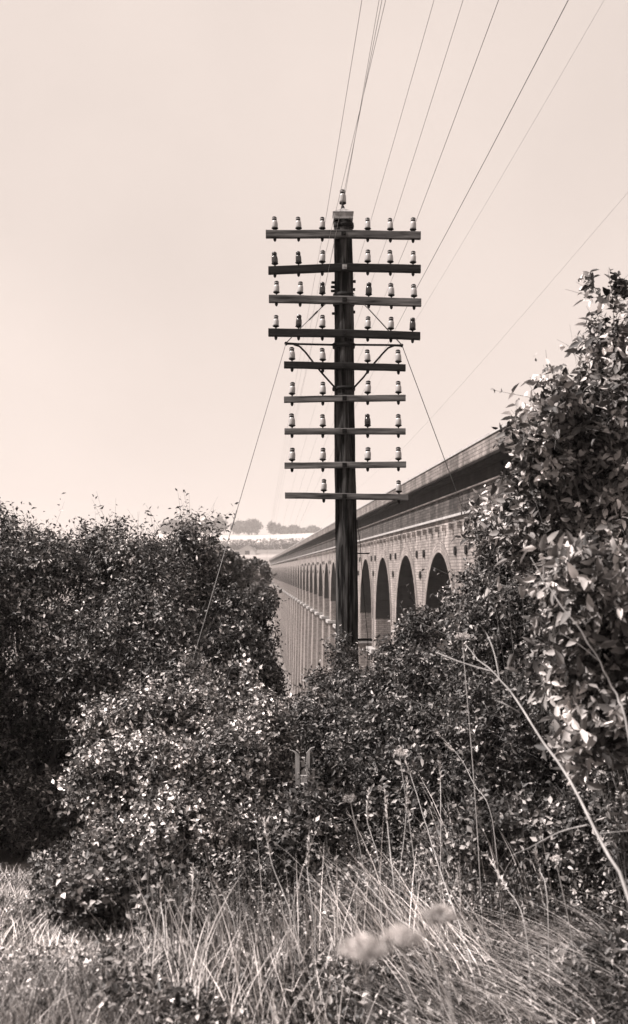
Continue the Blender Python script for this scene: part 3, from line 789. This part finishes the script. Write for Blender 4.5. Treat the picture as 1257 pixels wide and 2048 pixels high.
# barn
by = 640; bxc = (495 - HX) / F * by; bz = hz(bxc, by)
barn = empty('barn', (bxc, by, bz), 'pale gabled barn on the far hillside near the viaduct end', 'barn')
bw_, bh_, rh_ = 4.6, 3.0, 2.6
m = MB(); m.box((bxc - bw_, by, bz - 1), (bxc + bw_, by + 14, bz + bh_))
m.add([(bxc - bw_, by, bz + bh_), (bxc + bw_, by, bz + bh_), (bxc, by, bz + bh_ + rh_)], [(0, 1, 2)])
m.add([(bxc - bw_, by + 14, bz + bh_), (bxc + bw_, by + 14, bz + bh_), (bxc, by + 14, bz + bh_ + rh_)], [(0, 1, 2)])
m.build('wall', M_PLASTER, barn)
m = MB()
for sgn in (-1, 1):
    a, b = (bxc + sgn * (bw_ + .5), bz + bh_ - .25), (bxc, bz + bh_ + rh_ + .1)
    m.add([(a[0], by - .5, a[1]), (a[0], by + 14.5, a[1]), (b[0], by + 14.5, b[1]), (b[0], by - .5, b[1]),
           (a[0], by - .5, a[1] - .25), (a[0], by + 14.5, a[1] - .25), (b[0], by + 14.5, b[1] - .25), (b[0], by - .5, b[1] - .25)],
          [(0, 1, 2, 3), (4, 5, 6, 7), (0, 1, 5, 4), (0, 3, 7, 4), (1, 2, 6, 5)])
m.build('roof', M_ROOF, barn)
m = MB(); m.box((bxc - 1.3, by - .06, bz - .5), (bxc + 1.3, by - .003, bz + 2.2)); m.build('door', M_BARK, barn)

# ------------------------------------------------------------------ grass, weeds, stalks
def blades(rs, P, H, W, lean, seg=4, leandir=None):
    n = len(P); az = rs.uniform(0, 2 * math.pi, n)
    ld = np.stack([np.cos(az), np.sin(az), np.zeros(n)], 1)
    if leandir is not None: ld = unit(ld * .6 + np.asarray(leandir))
    wa = rs.uniform(0, math.pi, n); wd = np.stack([np.cos(wa), np.sin(wa) * .4, np.zeros(n)], 1)
    rows = []
    for k in range(seg + 1):
        t = k / seg
        c = P + np.stack([np.zeros(n)] * 2 + [H * t * (1 - .25 * lean * t)], 1) + ld * (H * lean * t ** 1.8)[:, None]
        w = W * (1 - t ** 1.5 * .92)
        rows += [c - wd * w[:, None] * .5, c + wd * w[:, None] * .5]
    V = np.stack(rows, 1).reshape(-1, 3); q = (np.arange(n) * (2 * (seg + 1)))[:, None]
    return V, np.concatenate([q + [2*k, 2*k+1, 2*k+3, 2*k+2] for k in range(seg)], 0)

def scatter(rs, n, x0, x1, y0, y1, px=None):
    """points inside the view wedge, a little wider"""
    y = y0 + (y1 - y0) * rs.rand(n) ** .8
    x = (x0 + (x1 - x0) * rs.rand(n) - HX) / F * y
    return np.stack([x, y, hgt(x, y)], 1)

def grass(name, label, P, H, W, lean, mat, seed, leandir=None):
    rs = np.random.RandomState(seed)
    V, Fc = blades(rs, P, H, W, lean, 5, leandir)
    o = mesh_obj(name, V, Fc, mat); return tag(o, label, 'grass', kind='stuff')
rs = np.random.RandomState(5)
P = scatter(rs, 110000, -1500, 2400, 3.0, 8.5); P = P[(P[:, 1] < 4.6) & (rs.rand(len(P)) < .5) | (P[:, 0] < (430 - HX) / F * P[:, 1]) | (P[:, 0] > (1300 - HX) / F * P[:, 1])]
grass('grass', 'short pale grass covering the ground at the front', P, rs.uniform(.05, .16, len(P)), rs.uniform(.003, .006, len(P)), rs.uniform(.2, 1.1, len(P)), M_GREENG, 101)
P = scatter(rs, 50000, -900, 420, 3.6, 8.6)
grass('grass', 'sunlit pale grass patch at the lower left below the black hollow', P, rs.uniform(.08, .20, len(P)), rs.uniform(.003, .006, len(P)), rs.uniform(.3, 1.0, len(P)), M_STRAW, 102)
# tufts of tall dry grass
def tufts(label, centers, per, Hr, seed, leandir=None, spread=.10, lean=(.15, .6), W=(.0022, .0072)):
    rs = np.random.RandomState(seed); Ps = []
    for (x, y) in centers:
        q = rs.normal(size=(per, 2)) * spread + [x, y]; Ps.append(q)
    q = np.concatenate(Ps); P = np.stack([q[:, 0], q[:, 1], hgt(q[:, 0], q[:, 1])], 1)
    n = len(P)
    grass('tall_grass', label, P, rs.uniform(Hr[0], Hr[1], n) * rs.uniform(.55, 1, n), rs.uniform(W[0], W[1], n), rs.uniform(lean[0], lean[1], n), M_STRAW, seed + 1, leandir)
def wx(px, y): return (px - HX) / F * y
tufts('tall bleached dry grass in front at the bottom centre', [(wx(p, y), y) for p, y in [(330, 4.9), (400, 4.6), (450, 4.8), (510, 4.7), (540, 4.4), (580, 4.6), (620, 4.7), (670, 4.9), (380, 4.2), (480, 4.1), (560, 4.0), (640, 4.2)]], 60, (.28, .62), 111, (-.3, 0, 0))
tufts('tall dry grass leaning left, right of the centre', [(wx(p, y), y) for p, y in [(760, 5.4), (800, 5.6), (840, 5.3), (880, 5.2), (930, 5.0), (720, 5.2), (860, 4.7), (900, 4.5), (960, 4.9)]], 50, (.35, .75), 113, (-1.0, 0, 0), lean=(.4, .9))
tufts('feathery dry grass in front of the dark bushes at the right', [(wx(p, y), y) for p, y in [(960, 6.4), (1000, 6.5), (1040, 6.3), (980, 6.0), (1020, 6.0), (940, 6.1), (1060, 6.0)]], 60, (.35, .80), 115, (-.5, 0, 0), lean=(.2, .7))
tufts('matted fallen dry grass over the lower right corner', [(wx(p, y), y) for p, y in [(960, 4.5), (1020, 4.7), (1080, 4.8), (1140, 4.9), (1200, 5.0), (1250, 4.8), (1000, 4.3), (1090, 4.4), (1180, 4.5), (1240, 4.4), (900, 4.3), (1130, 4.15), (1220, 4.1)]], 90, (.25, .5), 117, (-.8, -.2, 0), lean=(1.0, 1.6), spread=.13)

tufts('thin upright straw stalks rising from the front grass before the dark shrubs', [(wx(p, y), y) for p, y in [(320, 5.2), (370, 5.0), (430, 5.1), (480, 5.0), (540, 4.9), (570, 5.2), (620, 5.0), (660, 5.2), (740, 5.4), (790, 5.3), (850, 5.3), (890, 5.1)]], 16, (.4, .85), 119, (-.2, 0, 0), lean=(0, .35), W=(.003, .006), spread=.13)

# leafy ground cover
def cover(label, n, x0, x1, y0, y1, L, mat, seed, hmax=.30):
    rs = np.random.RandomState(seed); P = scatter(rs, n, x0, x1, y0, y1)
    cl = .5 + .5 * np.sin(P[:, 0] * 5.3 + 1) * np.sin(P[:, 1] * 4.1 + 2)
    P[:, 2] += rs.rand(n) ** .7 * hmax * (.35 + cl)
    ax = rs.normal(size=(n, 3)); nm = rs.normal(size=(n, 3)) * .6 + [-.1, -.2, .9]; sc = rs.uniform(.6, 1.3, n)
    V, Fc = leaf_arrays(rs, P, ax, nm, L * sc, L * .5 * sc)
    tag(mesh_obj('ground_cover', V, Fc, mat), label, 'weeds', kind='stuff')
cover('dense low weeds covering the slope in front of the bushes', 70000, 60, 1330, 5.4, 9.0, .030, M_LEAF_MID, 121, .34)
cover('pale low weeds in the sunlit lower left corner', 50000, -800, 420, 3.8, 8.2, .024, M_LEAF_PALE, 122, .12)
cover('sparse weeds among the dry grass at the bottom', 16000, 200, 1330, 3.9, 5.2, .036, M_LEAF_MID, 123, .16)

cover('shaded undergrowth beneath the bushes', 50000, 330, 1450, 7.6, 15, .05, M_LEAF_DARK, 124, .75)

# single dry stems and flower stalks
def curve_pts(ctrl, n=24):
    c = [Vector(p) for p in ctrl]; out = []
    for s in range(len(c) - 1):
        p0, p1, p2, p3 = c[max(s-1, 0)], c[s], c[s+1], c[min(s+2, len(c)-1)]
        for k in range(n // (len(c) - 1)):
            t = k / (n // (len(c) - 1))
            out.append(.5 * ((2*p1) + (-p0+p2)*t + (2*p0-5*p1+4*p2-p3)*t*t + (-p0+3*p1-3*p2+p3)*t**3))
    out.append(c[-1]); return out
def down(px, py, Y):       # carry a stem on down to the ground below the given point
    p = at(px, py, Y); return Vector((p.x + .05, p.y + .05, hz(p.x + .05, p.y + .05) - .03))
def stem(name, label, cat, ctrl, r0, r1, mat, branches=(), leaves=None, group=None, wob=.002, seed=1):
    rs = np.random.RandomState(seed)
    pts = curve_pts(ctrl); pts = [p + Vector(rs.normal(size=3) * wob) for p in pts]; n = len(pts)
    root = empty(name, pts[0], label, cat, group)
    m = MB(); m.tube(pts, [r0 + (r1 - r0) * k / (n - 1) * (1 + .1 * math.sin(k * 1.7)) for k in range(n)], 7); m.build('main_stem', mat, root, smooth=True)
    for bc, a, b in branches:
        bp = curve_pts(bc, 12); m = MB(); k = len(bp); m.tube(bp, [a + (b - a) * q / (k - 1) for q in range(k)], 6); m.build('side_stem', mat, root, smooth=True)
    return root
stem('dead_bramble', 'long bleached arching bramble stem forking at its tip across the right side', 'dead stem',
     [down(1330, 2000, 3.6), at(1262, 1810, 3.7), at(1200, 1680, 3.9), at(1140, 1560, 4.1), at(1065, 1450, 4.3), at(1020, 1380, 4.5), at(975, 1335, 4.6), at(930, 1290, 4.8)], .0072, .0016, M_BRAM,
     [([at(985, 1343, 4.6), at(940, 1330, 4.65), at(905, 1318, 4.7), at(872, 1304, 4.8)], .0035, .0016),
      ([at(1000, 1362, 4.55), at(990, 1310, 4.6), at(975, 1270, 4.7), at(960, 1250, 4.7)], .0028, .0010),
      ([at(1175, 1650, 4.0), at(1120, 1664, 4.1), at(1060, 1695, 4.2), at(1020, 1712, 4.3)], .0026, .0008),
      ([at(1040, 1425, 4.4), at(1010, 1408, 4.4), at(990, 1400, 4.5)], .0024, .001),
      ([at(1190, 1668, 3.95), at(1230, 1664, 3.9), at(1275, 1660, 3.9)], .0018, .0008)], seed=3)
stem('dead_bramble', 'thin pale curved stem crossing the broad leaves at the right edge', 'dead stem',
     [down(1330, 1900, 4.0), at(1262, 1500, 4.05), at(1232, 1390, 4.1), at(1200, 1325, 4.1), at(1150, 1245, 4.1), at(1100, 1180, 4.15), at(1060, 1115, 4.2)], .0050, .0013, M_BRAM,
     [([at(1196, 1320, 4.1), at(1160, 1290, 4.1), at(1120, 1265, 4.1)], .002, .001)], seed=4)
G_S = 'tall dry stalks standing among the grass'
stalks = [
    ('tall dry stalk leaning left behind the others, thin and forked low', [(935, 1900, 4.6), (880, 1740, 5.0), (850, 1640, 5.2), (805, 1500, 5.5)], .0036),
    ('dry stalk running up left from the mat to the dark bushes', [(985, 1640, 5.6), (950, 1570, 5.7), (920, 1515, 5.8), (870, 1460, 5.9)], .0030),
    ('short upright bleached stalk between the two leaning ones', [(882, 1640, 5.6), (881, 1560, 5.7), (880, 1505, 5.7)], .0036),
    ('thick feathery stalk right of the centre', [(790, 1790, 5.2), (778, 1680, 5.3), (770, 1580, 5.4)], .0052),
    ('curved stalk right of the thick feathery one', [(800, 1760, 5.2), (812, 1640, 5.3), (815, 1560, 5.4)], .0030),
    ('dry stalk left of the thick feathery one', [(760, 1740, 5.2), (735, 1640, 5.3), (738, 1580, 5.4)], .0030),
    ('bent stalk at the bottom left of the dry grass', [(330, 1870, 4.6), (322, 1800, 4.7), (322, 1760, 4.7)], .0052),
    ('slim stalk beside the bent one', [(382, 1890, 4.6), (385, 1800, 4.7), (386, 1740, 4.8)], .0034),
    ('dry stalk with a pale tip in the centre of the grass', [(590, 1850, 4.8), (545, 1730, 4.9), (528, 1640, 5.0)], .0036),
    ('upright stalk right of the pale-tipped one', [(630, 1860, 4.7), (615, 1740, 4.8), (618, 1670, 4.9)], .0030),
    ('stalk sloping left at the bottom centre', [(470, 1850, 4.7), (440, 1780, 4.8), (415, 1740, 4.8)], .0030),
    ('long stalk leaning far left below the pale flower head', [(860, 1900, 4.4), (790, 1830, 4.6), (700, 1730, 4.9)], .0034),
    ('stalk topped by a small flower near the lower right', [(1050, 1850, 4.4), (1010, 1770, 4.5), (975, 1710, 4.6)], .0034),
    ('short stalk in the lower right with a pale tip', [(1095, 1800, 4.5), (1080, 1740, 4.6), (1072, 1700, 4.6)], .0034),
]
for k, (lab, pts, r) in enumerate(stalks):
    P_ = [at(*p) for p in pts]; b0 = P_[0]; foot = Vector((b0.x + .05 * (pts[0][0] - pts[-1][0]) / 100, b0.y, hz(b0.x, b0.y) - .02))
    if foot.z > b0.z - .02: foot = Vector((b0.x, b0.y, b0.z - .03))
    root = stem('dry_stalk', lab, 'dry stalk', [foot] + P_, r * .62, r * .3, M_STALK, group=G_S, seed=60 + k, wob=.0008)
    # seed head
    rs = np.random.RandomState(200 + k); n = 70; tip = np.array(P_[-1]); back = np.array(P_[-2]); dd = unit((back - tip)[None])[0]
    t = rs.rand(n); P = tip + dd * (t * .16)[:, None]; ax = -dd + rs.normal(size=(n, 3)) * .45
    Vv, Ff = leaf_arrays(rs, P, ax, rs.normal(size=(n, 3)), np.full(n, .022), np.full(n, .006))
    mesh_obj('seed_head', Vv, Ff, M_STRAW, root)

# umbels of pale flowers near the lens and on the slope
def umbel(label, head, foot, rad, nf, seed, r=.002):
    rs = np.random.RandomState(seed); root = empty('flower_head', foot, label, 'flower', 'pale umbel flowers on stalks')
    hub = head - Vector((0, 0, rad * .8)); m = MB(); m.tube(curve_pts([foot, foot.lerp(hub, .5) + Vector((.01, .01, 0)), hub], 12), r, 6)
    tips = []
    for k in range(nf):
        a = rs.uniform(0, 2 * math.pi); q = math.sqrt(rs.rand()) * rad
        t = head + Vector((q * math.cos(a), q * math.sin(a), -q * q / rad * .5 + rs.uniform(-.1, .1) * rad)); tips.append(t); m.tube([hub, hub.lerp(t, .6) + Vector((0, 0, -.1 * rad)), t], r * .35, 4)
    m.build('stalk', M_STALK, root)
    n = nf * 14; c = np.array([tuple(t) for t in tips])[rs.randint(0, nf, n)] + rs.normal(size=(n, 3)) * rad * .09
    Vv, Ff = leaf_arrays(rs, c, rs.normal(size=(n, 3)), rs.normal(size=(n, 3)) + [0, 0, .8], np.full(n, rad * .16), np.full(n, rad * .13))
    mesh_obj('florets', Vv, Ff, M_PORC_SOFT, root)
M_PORC_SOFT = leaf_mat('pale_florets', .25, .45, .70, rough=.8, spec=.2, trans=.3)
for k, (lab, px, py, Yd, rad) in enumerate([
        ('blurred pale flower head nearest the lens, left of the pair', 728, 1880, 1.25, .034),
        ('blurred pale flower head right of and above its neighbour', 805, 1858, 1.3, .028),
        ('small blurred greyish flower head above the pair', 880, 1818, 1.7, .034),
        ('small flower head on the thin stalk over the dark bushes', 800, 1500, 5.5, .05),
        ('knobbly flower head in the middle of the slope', 702, 1592, 5.6, .055),
        ('faint flat flower head before the dark bush at right', 925, 1268, 5.6, .05),
        ('small bright flower at the lower right', 1112, 1712, 4.7, .03)]):
    h = at(px, py, Yd); rad *= .78; fx, fy = h.x + .12, h.y + .10
    umbel(lab, h, Vector((fx, fy, hz(fx, fy) - .02)), rad, 70 if Yd < 3 else 24, 300 + k, r=.0014 if Yd < 3 else .0022)

# pale splintered stump
sx, sy = at(607, 1560, 8.3).x, 7.9
stp = empty('tree_stump', (sx, sy, hz(sx, sy)), 'pale splintered stump with two curled tips among the dark leaves', 'stump')
kk = sy / F
def slab(x0, x1, y0, y1, d, curl=0):
    m = MB(); a = at(x0, y1, sy); b = at(x1, y0, sy); w = b.x - a.x; n = 7; vs = []
    for k in range(n):
        t = k / (n - 1); z = a.z + (b.z - a.z) * t; q = .004 * math.sin(k * 2.1 + x0); ww = w * (1 - .25 * t)
        for (ux, uy) in ((0, 0), (1, 0), (1, 1), (0, 1)): vs.append((a.x + q + ux * ww + .1 * w * t, sy + d + uy * .035, z))
    if curl:
        z = b.z
        for j in range(1, 5):
            t = j / 4; 
            for (ux, uy) in ((0, 0), (1, 0), (1, 1), (0, 1)): vs.append((a.x + w * .3 + ux * w * .5 * (1 - t * .7) + curl * .05 * t ** 1.4, sy + d + uy * .02, z + .045 * math.sin(t * 1.5)))
        n += 4
    fs = [(i*4+q, i*4+(q+1) % 4, (i+1)*4+(q+1) % 4, (i+1)*4+q) for i in range(n-1) for q in range(4)] + [(0, 1, 2, 3), tuple(range(n*4-4, n*4))]
    m.add(vs, fs); return m
mm = MB()
for args in ((590, 602, 1513, 1815, 0, -1), (603, 612, 1516, 1815, .012, 0), (611, 621, 1507, 1815, -.006, 1), (600, 617, 1550, 1815, -.03, 0), (623, 631, 1540, 1815, .01, 0)):
    s_ = slab(*args); mm.add(s_.v, s_.f)
mm.build('wood', M_WOODP, stp)

# ------------------------------------------------------------------ haze over the valley
hb = MB(); hb.box((-2560, -95, -32), (2560, 3180, 75))
haze = hb.build('haze', None if False else M_ROOF)
m = bpy.data.materials.new('valley_haze'); m.use_nodes = True; nt = m.node_tree
nt.nodes.clear(); out = nt.nodes.new('ShaderNodeOutputMaterial'); pv = nt.nodes.new('ShaderNodeVolumePrincipled')
pv.inputs['Color'].default_value = (1.0, 0.95, 0.92, 1); pv.inputs['Density'].default_value = 0.00036
nt.links.new(pv.outputs[0], out.inputs['Volume'])
haze.data.materials.clear(); haze.data.materials.append(m)
tag(haze, 'pale summer haze over the valley', 'haze', kind='stuff')
